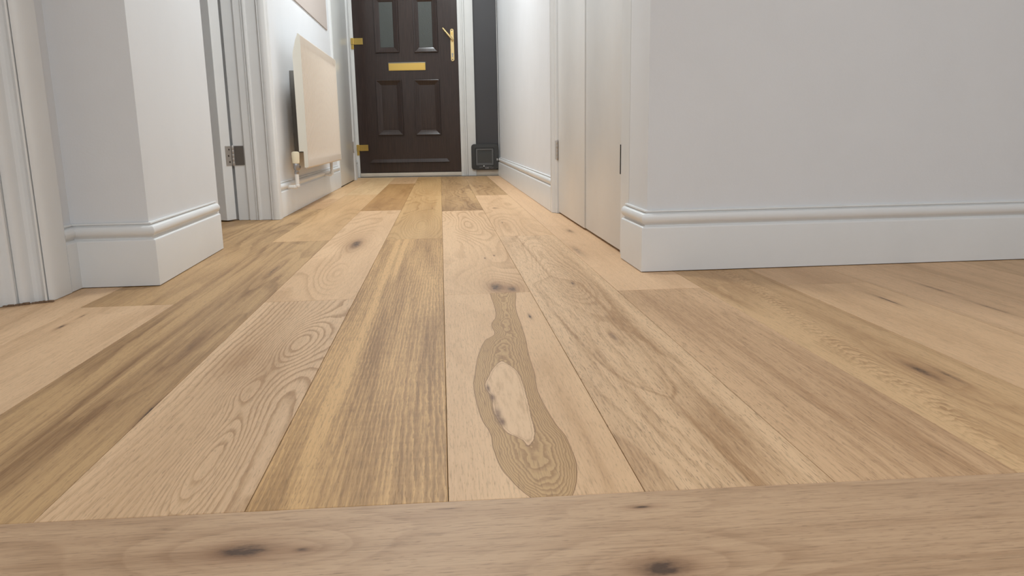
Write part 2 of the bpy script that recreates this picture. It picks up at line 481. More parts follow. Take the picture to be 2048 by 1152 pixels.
# brown row
row(-3, None, 2.905, oak('oak_brown_streaked', BROWN, 11.7, N=9, fu=0.55, fv=7, B=14, kline=0.42, ktone=0.65, kstreak=0.6, jag=0.18, fib=0.16,
    knots=((2.27, -.500, .30, .02, 1.4, .55, .34), (1.085, -.428, .10, .006, .6, .9, .5), (1.42, -.478, .22, .02, 1.0, .25, .4)), pale=((1.6, -.575, .9, .010, .7), (1.25, -.53, .3, .006, .6)),
    blotch=((1.0, -.52, .3, .03, .25), (1.45, -.47, .2, .02, .35))), 'brown streaked oak plank with dark smoky grain')
row(-3, 2.905, 5.187, oak('oak_left_middle', (S(214,180,138), S(178,142,98)), 12.2, N=10, fu=0.8, fv=5, kline=0.4, ktone=0.5, pale=((3.1, -.60, .35, .05, .7),)))
row(-3, 5.187, 7.6, oak('oak_left_far', (S(222,194,154), S(192,158,116)), 13.6, N=7, fu=1, fv=5, kline=0.3, ktone=0.3, knots=((5.7, -.53, .09, .012, .3, .4),)))
# rows under the left wall
row(-4, None, 1.830, oak('oak_left_pale', ROSE, 14.9, N=6, fu=0.8, fv=5, kline=0.25, ktone=0.5, knots=((1.64, -.805, .05, .010, .4, .75, .4), (1.737, -.805, .04, .006, .3, .6, .4))))
row(-4, 1.830, 4.235, oak('oak_left_brown', BROWN, 15.4, N=9, fu=0.6, fv=6, B=8, kline=0.45, ktone=0.6, kstreak=0.4, pale=((1.93, -.655, .14, .018, 1.0),)))
row(-4, 4.235, 4.90, oak('oak_short_tan', TAN, 16.5, N=7, kline=0.3))
row(-4, 4.90, 7.6, oak('oak_hall_edge', (S(222,190,150), S(192,158,116)), 17.7, N=7, kline=0.3, ktone=0.3))
row(-5, None, 2.35, oak('oak_doorway_pale', ROSE, 18.8, N=7, kline=0.3, ktone=0.4, pale=((1.87, -.88, .3, .015, .9),)))
row(-5, 2.35, 4.6, oak('oak_doorway_tan', BROWN, 19.9, N=8, fu=.7, kline=0.4, ktone=0.5, kstreak=.3))
row(-6, None, 3.1, oak('oak_side_room', TAN, 20.1, N=7, kline=0.3))
row(-6, 3.1, 4.6, oak('oak_side_room_far', PALE, 20.7, N=7, kline=0.3))
m_side = oak('oak_side_room_back', BROWN, 21.9, N=7, kline=0.3)
for k in (-7, -8): row(k, 1.3, 4.6, m_side)
# rows right of the centre
row(1, None, 2.884, oak('oak_tongue', (S(222,192,158), S(174,140,104)), 22.3, N=9, fu=0.8, fv=5, B=10, kline=0.42, ktone=0.55, kstreak=0.3, jag=0.25, fib=0.30, pores=0.5,
    knots=((1.385, .314, .10, .016, 1.2, .55, .30), (1.914, .326, .16, .03, 3.0, .5, .16)), bumps=((2.05, .30, .30, .045, 6.0), (2.5, .31, .2, .04, 3.)),
    tongue=([(1.0,.322),(1.05,.320),(1.10,.312),(1.2,.303),(1.4,.295),(1.6,.29),(1.9,.285),(2.3,.28)], [(1.0,0.0),(1.02,0.0),(1.05,.010),(1.10,.030),(1.2,.044),(1.4,.052),(1.6,.058),(1.9,.06),(2.05,.0),(2.3,0.0)], 0.98, 2.32),
    blotch=((.90, .35, .16, .03, .55), (.98, .27, .12, .012, .45), (.84, .33, .10, .012, .4), (1.2, .365, .4, .008, .4), (1.05, .385, .25, .006, .45), (.83, .22, .1, .02, .3)), pale=((1.5, .40, .6, .010, .5),)),
    'pale oak plank with a long brown tongue-shaped figure')
row(1, 2.884, 4.892, oak('oak_right_swirl', PALE, 23.8, N=9, fu=.9, fv=5, kline=0.4, ktone=0.3, knots=((4.02, .273, .10, .035, 1.2, .5, .3), (3.34, .258, .05, .006, .6, .7, .4)), bumps=((3.25, .27, .35, .05, 4.0),), pale=((4.5, .40, .6, .03, .8),)))
row(1, 4.892, 7.4, oak('oak_far_figured', (S(196,164,124), S(150,118,80)), 24.6, N=10, fu=1.2, fv=6, kline=0.55, ktone=0.5, knots=((5.8, .284, .15, .04, 2.0, .5, .3),), pale=((5.3, .215, .7, .012, 1.5),)))
row(2, None, 1.805, oak('oak_right_tan', (S(212,180,146), S(166,132,98)), 25.5, N=9, fu=0.6, fv=5, B=8, kline=0.40, ktone=0.6, kstreak=0.5, jag=0.3, fib=0.26, pores=0.4,
    bumps=((1.14, .535, .15, .03, 3.0),), blotch=((1.0, .52, .25, .012, .55), (.86, .56, .12, .014, .5), (1.3, .47, .5, .008, .3))), 'tan oak plank with soft faint grain')
row(2, 1.805, 3.161, oak('oak_peach', (S(226,194,160), S(194,160,126)), 26.9, N=5, kline=0.2, ktone=0.25, knots=((2.46, .436, .30, .030, .8, .35, .42), (2.98, .497, .14, .03, .6, .55, .38))))
row(2, 3.161, 7.4, oak('oak_hall_right', (S(226,194,160), S(196,162,128)), 27.4, N=6, kline=0.2, ktone=0.25, pale=((3.9, .44, .4, .010, .6),)))
row(3, None, 2.9, oak('oak_rippled', (S(212,180,140), S(176,142,104)), 28.6, N=7, fu=0.7, fv=6, kline=0.38, ktone=0.5, kstreak=0.2, jag=0.3, fib=0.22,
    knots=((1.105, .748, .13, .022, 2.5, .75, .40), (1.075, .775, .10, .012, 1.0, .6, .4)), 
    ripple=([(.70,.615),(.763,.634),(.834,.650),(.918,.668),(.997,.684),(1.105,.684),(1.232,.699),(1.353,.706),(1.453,.714),(1.60,.737),(1.70,.756),(2.1,.78)], .70, 2.1, 42, .022), blotch=((1.10, .75, .24, .045, .55), (1.9, .72, .25, .12, .35), (1.72, .655, .18, .010, .7), (1.6, .83, .7, .010, .4))),
    'oak plank with a band of rippled grain and a dark knot')
row(4, None, 1.799, oak('oak_right_pale', (S(224,192,156), S(192,158,122)), 29.3, N=6, fu=0.5, kline=0.25, ktone=0.4, kstreak=0.3, knots=((1.60, .987, .10, .008, .3, .8, .5),)))
row(4, 1.799, 2.9, oak('oak_right_short', (S(212,180,146), S(184,150,116)), 30.2, N=6, kline=0.25))
row(5, None, 3.0, oak('oak_right_fifth', (S(222,190,156), S(190,158,124)), 31.4, N=6, fu=.6, kline=0.3, kstreak=0.3, knots=((1.70, 1.165, .16, .010, .6, .5, .5), (1.49, 1.154, .10, .008, .4, .5, .5)), blotch=((1.7, 1.06, .6, .006, .4),)))
row(6, None, 3.0, oak('oak_right_sixth', (S(220,188,154), S(190,158,124)), 32.5, N=6, fu=.6, kline=0.3, kstreak=0.3, blotch=((1.8, 1.30, .3, .02, .4),)))
m_r = [oak('oak_right_plain', (S(220,188,154), S(190,158,124)), 33.1, N=6, kline=0.3), oak('oak_right_brown', (S(212,182,148), S(182,150,116)), 34.4, N=6, kline=0.3)]
for k in range(7, 16): row(k, None, 2.6, m_r[k % 2])
for k in (-6, -7): pass
# cross board in the foreground, its neighbours behind the camera
mcross = oak('oak_cross_board', MILK, 35.2, axis='x', N=7, fu=1.0, fv=6, B=18, kline=0.32, ktone=0.45, kstreak=0.35, jag=0.15, fib=0.24,
    knots=((-.198, .679, .12, .058, 3.0, 1.1, .20), (-.142, .674, .05, .020, 1.0, .9, .18), (.193, .717, .07, .020, 1.2, 1.0, .13), (.182, .604, .10, .060, 2.5, 1.1, .24), (-.005, .738, .04, .004, .2, .5, .35)),
    blotch=((-.22, .672, .12, .018, .45), (.5, .66, .25, .012, .35)), pale=((0.0, .70, .25, .012, .3),))
Y2 = lambda X: thr(X)-BW
board([(-1.3, Y2(-1.3)), (3.0, Y2(3.0)), (3.0, thr(3.0)), (-1.3, thr(-1.3))], mcross, 'wide oak cross board with dark knots in the foreground')
mback = oak('oak_back_boards', TAN, 36.6, N=7, kline=0.3)
for k in range(-5, 16):
    x0, x1 = seam(k)+0.05, seam(k+1)+0.05
    board([(x0, -2.4), (x1, -2.4), (x1, Y2(x1)), (x0, Y2(x0))], mback)

# ------------------------------------------------------------------ walls
CZ = 2.40
def struct(o, label): return tag(o, label, None, 'structure')
def wall(name, poly, label, mat=None, z0=0.0, z1=CZ):
    return struct(MB().prism(poly, z0, z1).build(name, mat or M['wall']), label)

# block between the casing on the far left and the open doorway
wall('wall_left', [(-0.970, 1.94), (-0.970, 2.094), (-0.773, 2.094), (-0.790, 2.800), (-1.30, 2.800), (-1.30, 1.94)][::-1],
     'white wall block at left with an outside corner above skirting')
wall('wall_left_hall', [(-0.786, 3.775), (-0.786, 5.985), (-1.30, 5.985), (-1.30, 3.775)], 'white hall wall behind the radiator')
wall('wall_left_end', [(-0.790, 6.985), (-0.800, 7.42), (-1.30, 7.42), (-1.30, 6.985)], 'short white wall beside the front door hinges')
wall('wall_right_room', [(0.556, 2.056), (4.1, 2.060), (4.1, 2.20), (0.70, 2.20), (0.70, 2.262), (0.556, 2.262)], 'large plain grey-white wall at right with an outside corner')
wall('wall_right_hall', [(0.547, 3.752), (0.70, 3.752), (0.70, 7.4), (0.547, 7.4)], 'white hall wall beyond the cupboard doors')
wall('wall_cupboard_back', [(1.25, 2.20), (1.30, 2.20), (1.30, 3.76), (1.25, 3.76)], 'back of the cupboard behind the white doors')
wall('wall_cupboard_side', [(0.70, 3.752), (1.25, 3.752), (1.25, 3.80), (0.70, 3.80)], 'far side of the cupboard behind the white doors')
wall('wall_back', [(-1.6, -2.5), (4.1, -2.5), (4.1, -2.4), (-1.6, -2.4)], 'white wall behind the viewer')
wall('wall_far_right', [(4.0, -2.5), (4.1, -2.5), (4.1, 2.1), (4.0, 2.1)], 'white wall at the far right of the room')
wall('wall_near_left', [(-1.60, -2.5), (-1.50, -2.5), (-1.50, 1.30), (-1.60, 1.30)], 'white wall at the left beside the viewer')
wall('wall_side_room', [(-2.35, 1.2), (-2.30, 1.2), (-2.30, 4.7), (-2.35, 4.7)], 'far wall of the side room behind the open door')
wall('wall_side_room_end', [(-2.35, 4.6), (-1.30, 4.6), (-1.30, 4.7), (-2.35, 4.7)], 'end wall of the side room behind the open door')
wall('wall_side_room_front', [(-2.35, 1.2), (-1.3, 1.2), (-1.3, 1.25), (-2.35, 1.25)], 'front wall of the side room')
struct(MB().box(-2.4, -2.6, CZ, 4.2, 8.2, CZ+0.05).build('ceiling', M['ceiling']), 'plain white ceiling above the frame')

# ------------------------------------------------------------------ skirting
def skirt_profile(t=0.018, h=0.169):
    p = [(0.0, 0.0), (t, 0.002), (t, 0.1200), (t-0.0006, 0.1222), (t-0.0020, 0.1236), (0.0105, 0.1262), (0.0078, 0.1270), (0.0074, 0.1290), (0.0090, 0.1312)]
    for i in range(9):                                        # torus bead
        a = math.radians(-60 + i*(145/8))
        p.append((0.0050 + 0.0132*math.cos(a), 0.1462 + 0.0148*math.sin(a)))
    p += [(0.0044, 0.1612), (0.0042, 0.1636), (0.0078, 0.1650), (0.0068, h-0.0008), (0.0, h)]
    return p
def skirting(name, path, label, prof=None):
    return struct(MB().sweep(path, prof or skirt_profile()).build(name, M['trim'], smooth=True), label)
skirting('baseboard_left', [(-0.970, 2.020), (-0.970, 2.0935), (-0.773, 2.0935), (-0.7935, 2.764)], 'white torus skirting turning the corner of the left wall block')
skirting('baseboard_left_hall', [(-0.786, 3.775), (-0.786, 5.985)], 'white skirting under the cream radiator')
skirting('baseboard_left_end', [(-0.788, 7.075), (-0.797, 7.36)], 'short piece of white skirting by the front door frame')
skirting('baseboard_right', [(0.556, 2.285), (0.556, 2.056), (4.0, 2.060)][::-1][::-1], 'tall white torus skirting along the grey-white right wall')
skirting('baseboard_right_hall', [(0.547, 7.22), (0.547, 3.752)], 'white skirting between the cat flap and the cupboard doors')

# ------------------------------------------------------------------ casing at the far left
cas = [(-0.970, 2.020), (-0.952, 2.018), (-0.9515, 2.010), (-0.9515, 1.938), (-0.9530, 1.926), (-0.9570, 1.918), (-0.9600, 1.9155),
       (-0.9625, 1.9200), (-0.9615, 1.9090), (-0.9585, 1.9050), (-0.9610, 1.9020), (-0.9660, 1.9075), (-0.9720, 1.9130), (-0.9820, 1.9140), (-0.9900, 1.9090), (-0.9940, 1.8980),
       (-0.9990, 1.8905), (-1.0060, 1.8860), (-1.0130, 1.8860), (-1.0165, 1.8900), (-1.0155, 1.8770), (-1.0190, 1.8735), (-1.0300, 1.8730), (-1.0400, 1.8690), (-1.0440, 1.8630), (-1.0450, 1.8550), (-1.0450, 1.83), (-1.09, 1.83), (-1.09, 2.020)]
struct(MB().prism(cas, 0.001, 2.1).build('trim_1', M['trim'], smooth=True), 'moulded white door casing standing at the far left')
lin = struct(MB().prism([(-1.0460, 1.845), (-1.09, 1.845), (-1.30, 1.845), (-1.5, 1.30), (-1.5, 1.26), (-1.0460, 1.30)][::-1], 0.001, 2.1).build('trim_2', M['trim']), 'plain white door lining at the left edge')
wall('wall_left_over', [(-1.5, 1.25), (-1.046, 1.25), (-0.970, 1.94), (-1.3, 1.94), (-1.5, 1.94)], 'white wall over the left casing', z0=2.1)
# crumbled filler where the casing meets the boards
fl = MB()
for i in range(26):
    tt = i/25
    px, py = -1.035+tt*0.083, 1.866+tt*0.048
    if tt > .5: px, py = -0.985+(tt-.5)*0.066, 1.893+(tt-.5)*0.03
    s = random.uniform(.002, .0042)
    fl.box(px-s*1.6, py-s, 0.0, px+s*1.6, py+s, s*1.2)
fo = fl.build('paint_crumbs', M['filler'], lin); fo['kind'] = 'stuff'

# ------------------------------------------------------------------ hinges
def butt_hinge(parent, pin, z0, z1, leafA, leafB, r=0.0055, screws=True, dark=True):
    """two leaves folded round a pin; leafA/B are (plan point A, plan point B) of each leaf"""
    out = MB()
    h = empty('hinge', (0, 0, 0)); h.parent = parent
    for q, (a, b_) in enumerate((leafA, leafB)):
        a, b_ = Vector(a), Vector(b_); d = (b_-a).normalized(); n = Vector((-d.y, d.x))*0.0012
        poly = [(a-n)[:], (b_-n)[:], (b_+n)[:], (a+n)[:]]
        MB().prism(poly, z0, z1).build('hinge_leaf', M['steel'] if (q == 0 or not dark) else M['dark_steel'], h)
    for i in range(5):
        a = z0+(z1-z0)*i/5+0.0008; b_ = z0+(z1-z0)*(i+1)/5-0.0008
        MB().lathe((pin[0], pin[1], a), (pin[0], pin[1], b_), [(0, r*.85), (.08, r), (.92, r), (1, r*.85)], 14).build('knuckle', M['steel'], h, smooth=True)
    MB().lathe((pin[0], pin[1], z0-0.004), (pin[0], pin[1], z1+0.004), [(0, r*.3), (.04, r*.7), (.96, r*.7), (1, r*.3)], 12).build('pin', M['steel'], h, smooth=True)
    if screws:
        a, b_ = Vector(leafA[0]), Vector(leafA[1])
        d = (b_-a).normalized(); n = Vector((-d.y, d.x)); c = (a+b_)/2
        if n.dot(Vector((0, 0))-c) < 0: n = -n
        for i, t_ in enumerate((.18, .5, .82)):
            p = c + d*(0.004 if i != 1 else -0.001); z = z0+(z1-z0)*t_
            MB().lathe((p.x+n.x*0.0008, p.y+n.y*0.0008, z), (p.x+n.x*0.0022, p.y+n.y*0.0022, z), [(0, .0042), (.7, .0042), (1, .0030)], 14).build('screw', M['screw'], h, smooth=True)
    return h

# ------------------------------------------------------------------ open door in the left doorway, its lining and architrave
jamb = [(-1.0000, 3.80), (-1.0000, 3.7660), (-0.9675, 3.7600), (-0.9640, 3.7360), (-0.9110, 3.7360), (-0.9095, 3.7230), (-0.8790, 3.7225), (-0.8775, 3.7180), (-0.8745, 3.7170), (-0.8720, 3.7195),
        (-0.8690, 3.7140), (-0.8640, 3.7115), (-0.8585, 3.7125), (-0.8555, 3.7160), (-0.8530, 3.7200), (-0.8060, 3.7200), (-0.8050, 3.7100), (-0.8030, 3.7070), (-0.8005, 3.7085),
        (-0.7940, 3.7040), (-0.7800, 3.7040), (-0.7700, 3.7080), (-0.7655, 3.7160), (-0.7650, 3.7400), (-0.7680, 3.7480), (-0.7670, 3.7560), (-0.7665, 3.7740), (-0.7870, 3.7750), (-0.7870, 3.80)]
struct(MB().prism(jamb, 0.001, 2.06).build('trim_3', M['trim'], smooth=True), 'white door lining and moulded architrave at the far side of the open doorway')
struct(MB().box(-0.96, 2.802, 2.0, -0.79, 3.72, 2.06).build('trim_4', M['trim']), 'white head of the open doorway')
wall('wall_left_doorhead', [(-0.790, 2.800), (-0.786, 3.775), (-1.30, 3.775), (-1.30, 2.800)][::-1], 'white wall over the open doorway', z0=2.06)
d5 = empty('door_5', (-0.985, 3.70, 0))
tag(d5, 'white door standing open into the side room at left', None, 'structure')
def rel(par, mb, name, mat, smooth=False):
    o = mb.build(name, mat, par, smooth); o.matrix_parent_inverse = Matrix.Translation(-par.location); return o
A = Vector((-1.001, 3.671)); e = Vector((.031, .056)).normalized(); dd = Vector((-e.y, e.x))
T_, L_ = 0.060, 0.76
mb = MB()
q = [A, A+e*T_, A+e*T_+dd*L_, A+dd*L_]
mb.prism([p[:] for p in q], 0.006, 1.98)
leaf5 = rel(d5, mb, 'door_leaf', M['door_paint'])
bv = leaf5.modifiers.new('bevel', 'BEVEL'); bv.width = 0.002; bv.segments = 2
B_ = A+e*T_
pin = (B_.x+0.0085, B_.y+0.001)
h5 = butt_hinge(d5, pin, 0.258, 0.347, ((B_+Vector((.0012, -.0007))-e*0.036)[:], (B_+Vector((.0012, -.0007)))[:]), ((-0.9585, 3.7345), (-0.9170, 3.7345)))
for o_ in [h5]: o_.matrix_parent_inverse = Matrix.Translation(-d5.location)

# ------------------------------------------------------------------ cupboard doors on the right
def slab_door(name, x, y0, y1, side, label, z0=0.007, z1=2.0, th=0.035, edge=0.004):
    """flat door in a wall that runs along Y; side=+1 when the face looks to -X"""
    d = empty(name, (x, (y0+y1)/2, 0)); tag(d, label, None, 'structure')
    mb = MB().box(min(x, x+side*th), y0, z0, max(x, x+side*th), y1, z1, edge)
    rel(d, mb, 'door_leaf', M['door_paint'], True)
    return d
d2 = slab_door('door_2', 0.5605, 2.380, 2.986, 1, 'nearer white flush cupboard door on the right of the hall')
d3 = slab_door('door_3', 0.5560, 2.992, 3.664, 1, 'farther white flush cupboard door on the right of the hall')
struct(MB().prism([(0.5555, 2.2625), (0.70, 2.2625), (0.70, 2.377), (0.562, 2.377), (0.560, 2.3745), (0.5565, 2.3735)], 0.001, 2.04).build('trim_5', M['trim']), 'flat white architrave strip beside the nearer cupboard door')
struct(MB().prism([(0.560, 3.667), (0.5485, 3.668), (0.545, 3.672), (0.5435, 3.690), (0.5300, 3.700), (0.5290, 3.742), (0.5310, 3.750), (0.70, 3.7515), (0.70, 3.667)], 0.001, 2.04).build('trim_6', M['trim'], smooth=True), 'rounded white architrave beyond the cupboard doors')
wall('wall_over_cupboard', [(0.556, 2.262), (0.70, 2.262), (0.70, 3.752), (0.547, 3.752)], 'white wall over the cupboard doors', z0=2.0)
struct(MB().box(0.559, 2.377, 2.0, 0.70, 3.667, 2.04).build('trim_7', M['trim']), 'white head over the cupboard doors')
h3 = butt_hinge(d3, (0.5515, 3.6665), 0.256, 0.345, ((0.5572, 3.6655), (0.565, 3.6655)), ((0.5480, 3.6685), (0.5445, 3.6850)), r=0.005, screws=False)
h3.matrix_parent_inverse = Matrix.Translation(-d3.location)
MB().lathe((0.5545, 3.648, 0.262), (0.5535, 3.648, 0.262), [(0, .003), (1, .003)]).v
g = MB().box(0.5545, 2.3755, 0.251, 0.5615, 2.3785, 0.342)
rel(d2, g, 'hinge_edge', M['black'])
struct(MB().box(0.575, 2.38, 0.0, 0.70, 3.66, 0.0015).build('gap_shade_1', M['black']), 'black strip painting the shade under the cupboard doors')  # black sheet on the boards stands in for shade below the doors

# ------------------------------------------------------------------ narrow cupboard door on the far left
d4 = slab_door('door_4', -0.7650, 6.010, 6.935, -1, 'narrow glossy white door between the radiator and the front door')
d4.children[0].data.materials[0] = simple('glossy_door_paint', S(214, 214, 211), 0.22, bstr=0.05, bscale=40)
struct(MB().prism([(-0.80, 6.938), (-0.7700, 6.938), (-0.7680, 6.942), (-0.7600, 6.965), (-0.7560, 6.985), (-0.7540, 7.045), (-0.7560, 7.060), (-0.7620, 7.068), (-0.80, 7.070)][::-1], 0.001, 2.04).build('trim_9', M['trim'], smooth=True), 'white architrave between the narrow door and the front door')
struct(MB().box(-0.80, 5.986, 0.001, -0.768, 6.006, 2.04, 0.001).build('trim_10', M['trim']), 'white edge strip at the near side of the narrow door')
wall('wall_over_narrow_door', [(-0.786, 5.985), (-0.790, 6.985), (-1.30, 6.985), (-1.30, 5.985)], 'white wall over the narrow door', z0=2.0)
wall('wall_narrow_back', [(-1.30, 5.9), (-1.26, 5.9), (-1.26, 7.0), (-1.30, 7.0)], 'back of the narrow cupboard')
h4 = butt_hinge(d4, (-0.7600, 6.938), 0.243, 0.338, ((-0.766, 6.935), (-0.775, 6.935)), ((-0.766, 6.940), (-0.775, 6.940)), r=0.005, screws=False)
h4.matrix_parent_inverse = Matrix.Translation(-d4.location)
struct(MB().box(-0.80, 6.01, 0.0, -0.772, 6.93, 0.0015).build('gap_shade_2', M['black']), 'black strip painting the shade under the narrow door')  # flat black piece paints the shade at the foot of this door

# ------------------------------------------------------------------ rose-grey panel on the hall wall
def panel():
    root = empty('wall_panel', (-0.785, 5.0, 1.13))
    tag(root, 'flat rose-beige panel fixed to the wall above the radiator', 'panel')
    mb = MB().box(-0.7860, 4.0, 1.131, -0.7800, 5.853, 1.93, 0.001)
    rel(root, mb, 'board', M['rose_panel'])
    return root
panel()

# ------------------------------------------------------------------ radiator
RX, RY0, RY1, RZ0, RZ1 = -0.672, 4.015, 5.335, 0.226, 0.881
rad = empty('radiator', (RX-0.05, (RY0+RY1)/2, 0.0))
tag(rad, 'cream ribbed panel radiator on the left hall wall', 'radiator')
def fluted():
    v = []; f = []
    n = 34; per = 10
    ys = []
    for i in range(n*per+1): ys.append(i/(n*per))
    zs = [RZ0, RZ0+0.006, RZ0+0.035, RZ0+0.045, RZ0+0.060, RZ0+0.085, 0.55, RZ1-0.085, RZ1-0.062, RZ1-0.048, RZ1-0.036, RZ1-0.006, RZ1]
    amp = [0, 0, 0, .25, .8, 1, 1, 1, .8, .25, 0, 0, 0]
    base = [-0.006, 0, 0, 0, 0, 0, 0, 0, 0, 0, 0, 0, -0.006]
    for j, z in enumerate(zs):
        for t in ys:
            ph = (t*n) % 1.0
            w = max(0.0, math.sin(math.pi*ph)*1.5-0.5)
            edge = 0.0 if (t < 0.012 or t > 0.988) else 1.0
            v.append((RX + base[j] - 0.0095*w*amp[j]*edge, RY0+(RY1-RY0)*t, z))
    m_ = len(ys)
    for j in range(len(zs)-1):
        for i in range(m_-1):
            f.append((j*m_+i, j*m_+i+1, (j+1)*m_+i+1, (j+1)*m_+i))
    return v, f
v, f = fluted()
mb = MB().add(v, f)
rel(rad, mb, 'front_panel', M['radiator'], True)
rel(rad, MB().box(RX-0.012, RY0-0.002, RZ0-0.001, RX-0.0065, RY1+0.002, RZ1+0.001, 0.002), 'panel_rim', M['radiator'])
def end_plate(y0, y1):
    # side plate with a sloped back shoulder, drawn in XZ
    pr = [(RX-0.001, RZ0+0.004), (RX+0.001, RZ0+0.010), (RX+0.001, RZ1-0.008), (RX-0.003, RZ1), (RX-0.010, RZ1-0.002), (RX-0.022, RZ1-0.030), (RX-0.030, RZ1-0.060),
          (RX-0.037, RZ1-0.085), (RX-0.040, RZ1-0.110), (RX-0.040, RZ0+0.085), (RX-0.018, RZ0+0.085), (RX-0.018, RZ0+0.004)]
    n = len(pr)
    vv = [(x, y0, z) for x, z in pr] + [(x, y1, z) for x, z in pr]
    return MB().add(vv, [tuple(range(n)), tuple(range(n, 2*n))[::-1]] + [(i, (i+1) % n, n+(i+1) % n, n+i) for i in range(n)])
rel(rad, end_plate(RY0-0.004, RY0-0.0005), 'end_plate', M['rad_side'])
rel(rad, end_plate(RY1+0.0005, RY1+0.004), 'end_plate', M['rad_side'])
rel(rad, MB().box(RX-0.038, RY0, RZ1-0.115, RX-0.012, RY1, RZ1-0.100, 0.002), 'top_grille', M['radiator'])
# water panel and convector fins behind
rel(rad, MB().box(RX-0.034, RY0+0.006, RZ0+0.09, RX-0.014, RY1-0.006, RZ1-0.116, 0.004), 'convector', M['radiator'])
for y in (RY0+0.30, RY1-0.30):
    rel(rad, MB().box(-0.7855, y-0.015, 0.30, RX-0.034, y+0.015, 0.73, 0.002), 'wall_bracket_shade', M['bracket'])  # long dark strip, shaped and coloured to paint the shaded gap
# thermostatic valve
vx, vy = RX-0.054, 3.980
rel(rad, MB().lathe((vx, vy, 0.253), (vx, vy, 0.312), [(0, .0155), (.04, .0175), (.5, .0190), (.85, .0195), (.94, .0175), (1, .010)], 28), 'valve_cap', M['cream'], True)
rel(rad, MB().lathe((vx, vy, 0.200), (vx, vy, 0.253), [(0, .0105), (.05, .0120), (.24, .0120), (.27, .0095), (.36, .0095), (.42, .0125), (.60, .0150), (.90, .0150), (1, .0140)], 10), 'valve_body', M['chrome'], True)
rel(rad, MB().lathe((vx+0.004, vy, 0.231), (vx+0.004, RY0+0.02, 0.231), [(0, .008), (.2, .013), (.45, .014), (.5, .010), (1, .010)], 14), 'valve_tail', M['chrome'], True)
def pipe(y, z1, name):
    mb = MB()
    mb.lathe((vx, y, 0.135), (vx, y, z1), [(0, .0112), (.06, .0125), (.16, .0125), (.20, .0098), (1, .0098)], 18)
    mb.lathe((vx, y, 0.1365), (-0.7855, y, 0.1365), [(0, .006), (.04, .0110), (.3, .0115), (.34, .0098), (1, .0098)], 18)
    return rel(rad, mb, name, M['pipe'], True)
pipe(vy, 0.201, 'pipe')
pipe(RY1-0.10, 0.245, 'pipe')

# ------------------------------------------------------------------ front door, frame, sidelight: in the plane of the end wall
RZ = math.atan(-0.12)
fd = empty('door_1', (0, 7.3, 0), RZ); tag(fd, 'dark brown panelled front door with brass letter plate and handle', None, 'structure')
# local axes: x along the wall, -y toward the viewer
def part(par, mb, name, mat, smooth=False): return mb.build(name, mat, par, smooth)
LX0, LX1, LZ0, LZ1 = -0.760, 0.188, 0.043, 2.03
YF = -0.018                                       # face of the leaf
def onface(o): o.location.y = YF; return o
leaf = part(fd, MB().box(LX0, YF, LZ0, LX1, 0.05, LZ1, 0.002), 'door_leaf', M['brown'])
bar = MB(); bv_ = [(-0.666, 0, 0.135), (0.087, 0, 0.135), (0.060, 0, 0.168), (-0.632, 0, 0.168), (-0.664, -0.019, 0.137), (0.085, -0.019, 0.137), (0.058, -0.002, 0.167), (-0.630, -0.002, 0.167)]
bar.add(bv_, [(0, 1, 5, 4), (1, 2, 6, 5), (2, 3, 7, 6), (3, 0, 4, 7), (4, 5, 6, 7)])
onface(part(fd, bar, 'bottom_moulding', M['brown']))
for gx in (-0.620, 0.062):
    onface(part(fd, MB().box(gx-0.0015, -0.0012, 0.17, gx+0.0015, 0.0, 1.96), 'stile_line', M['brown']))
def moulding(x0, z0, x1, z1):
    r = []
    for d, y in ((0, 0), (0.003, -.018), (.007, -.0200), (.010, -.0195), (.012, -.0180), (.022, -.0120), (.024, -.0118), (.034, -.0060), (.036, -.0058), (.047, -.0005), (.050, 0.0)):
        r.append((x0+d, z0+d, x1-d, z1-d, y-0.0005))
    return MB().loops(r, close=False)
pan = [(-0.562, 1.120, -0.342, 1.610, True), (-0.208, 1.116, 0.012, 1.606, True), (-0.574, 0.383, -0.334, 0.886, False), (-0.222, 0.380, 0.014, 0.882, False)]
for x0, z0, x1, z1, gl in pan:
    pm = onface(part(fd, moulding(x0, z0, x1, z1), 'panel_moulding', M['brown']))
    if gl:
        part(pm, MB().box(x0+0.050, -0.0035, z0+0.050, x1-0.050, -0.0005, z1-0.050), 'glass_pane', M['glass'])
    else:
        part(pm, MB().box(x0+0.062, -0.0030, z0+0.062, x1-0.062, -0.0002, z1-0.062, 0.0012), 'panel_field', M['brown'])
# letter plate
lp = onface(part(fd, MB().box(-0.449, -0.006, 0.964, -0.111, 0.0, 1.035, 0.002), 'letter_plate', M['brass']))
part(lp, MB().box(-0.440, -0.0085, 0.971, -0.120, -0.006, 1.022, 0.0012), 'letter_flap', M['brass'])
part(lp, MB().box(-0.452, -0.0035, 0.960, -0.106, -0.0001, 1.042, 0.001), 'letter_gasket', M['flap_black'])
part(lp, MB().lathe((-0.449, -0.006, 1.031), (-0.111, -0.006, 1.031), [(0, .003), (1, .003)], 12), 'hinge_rod', M['chrome'], True)
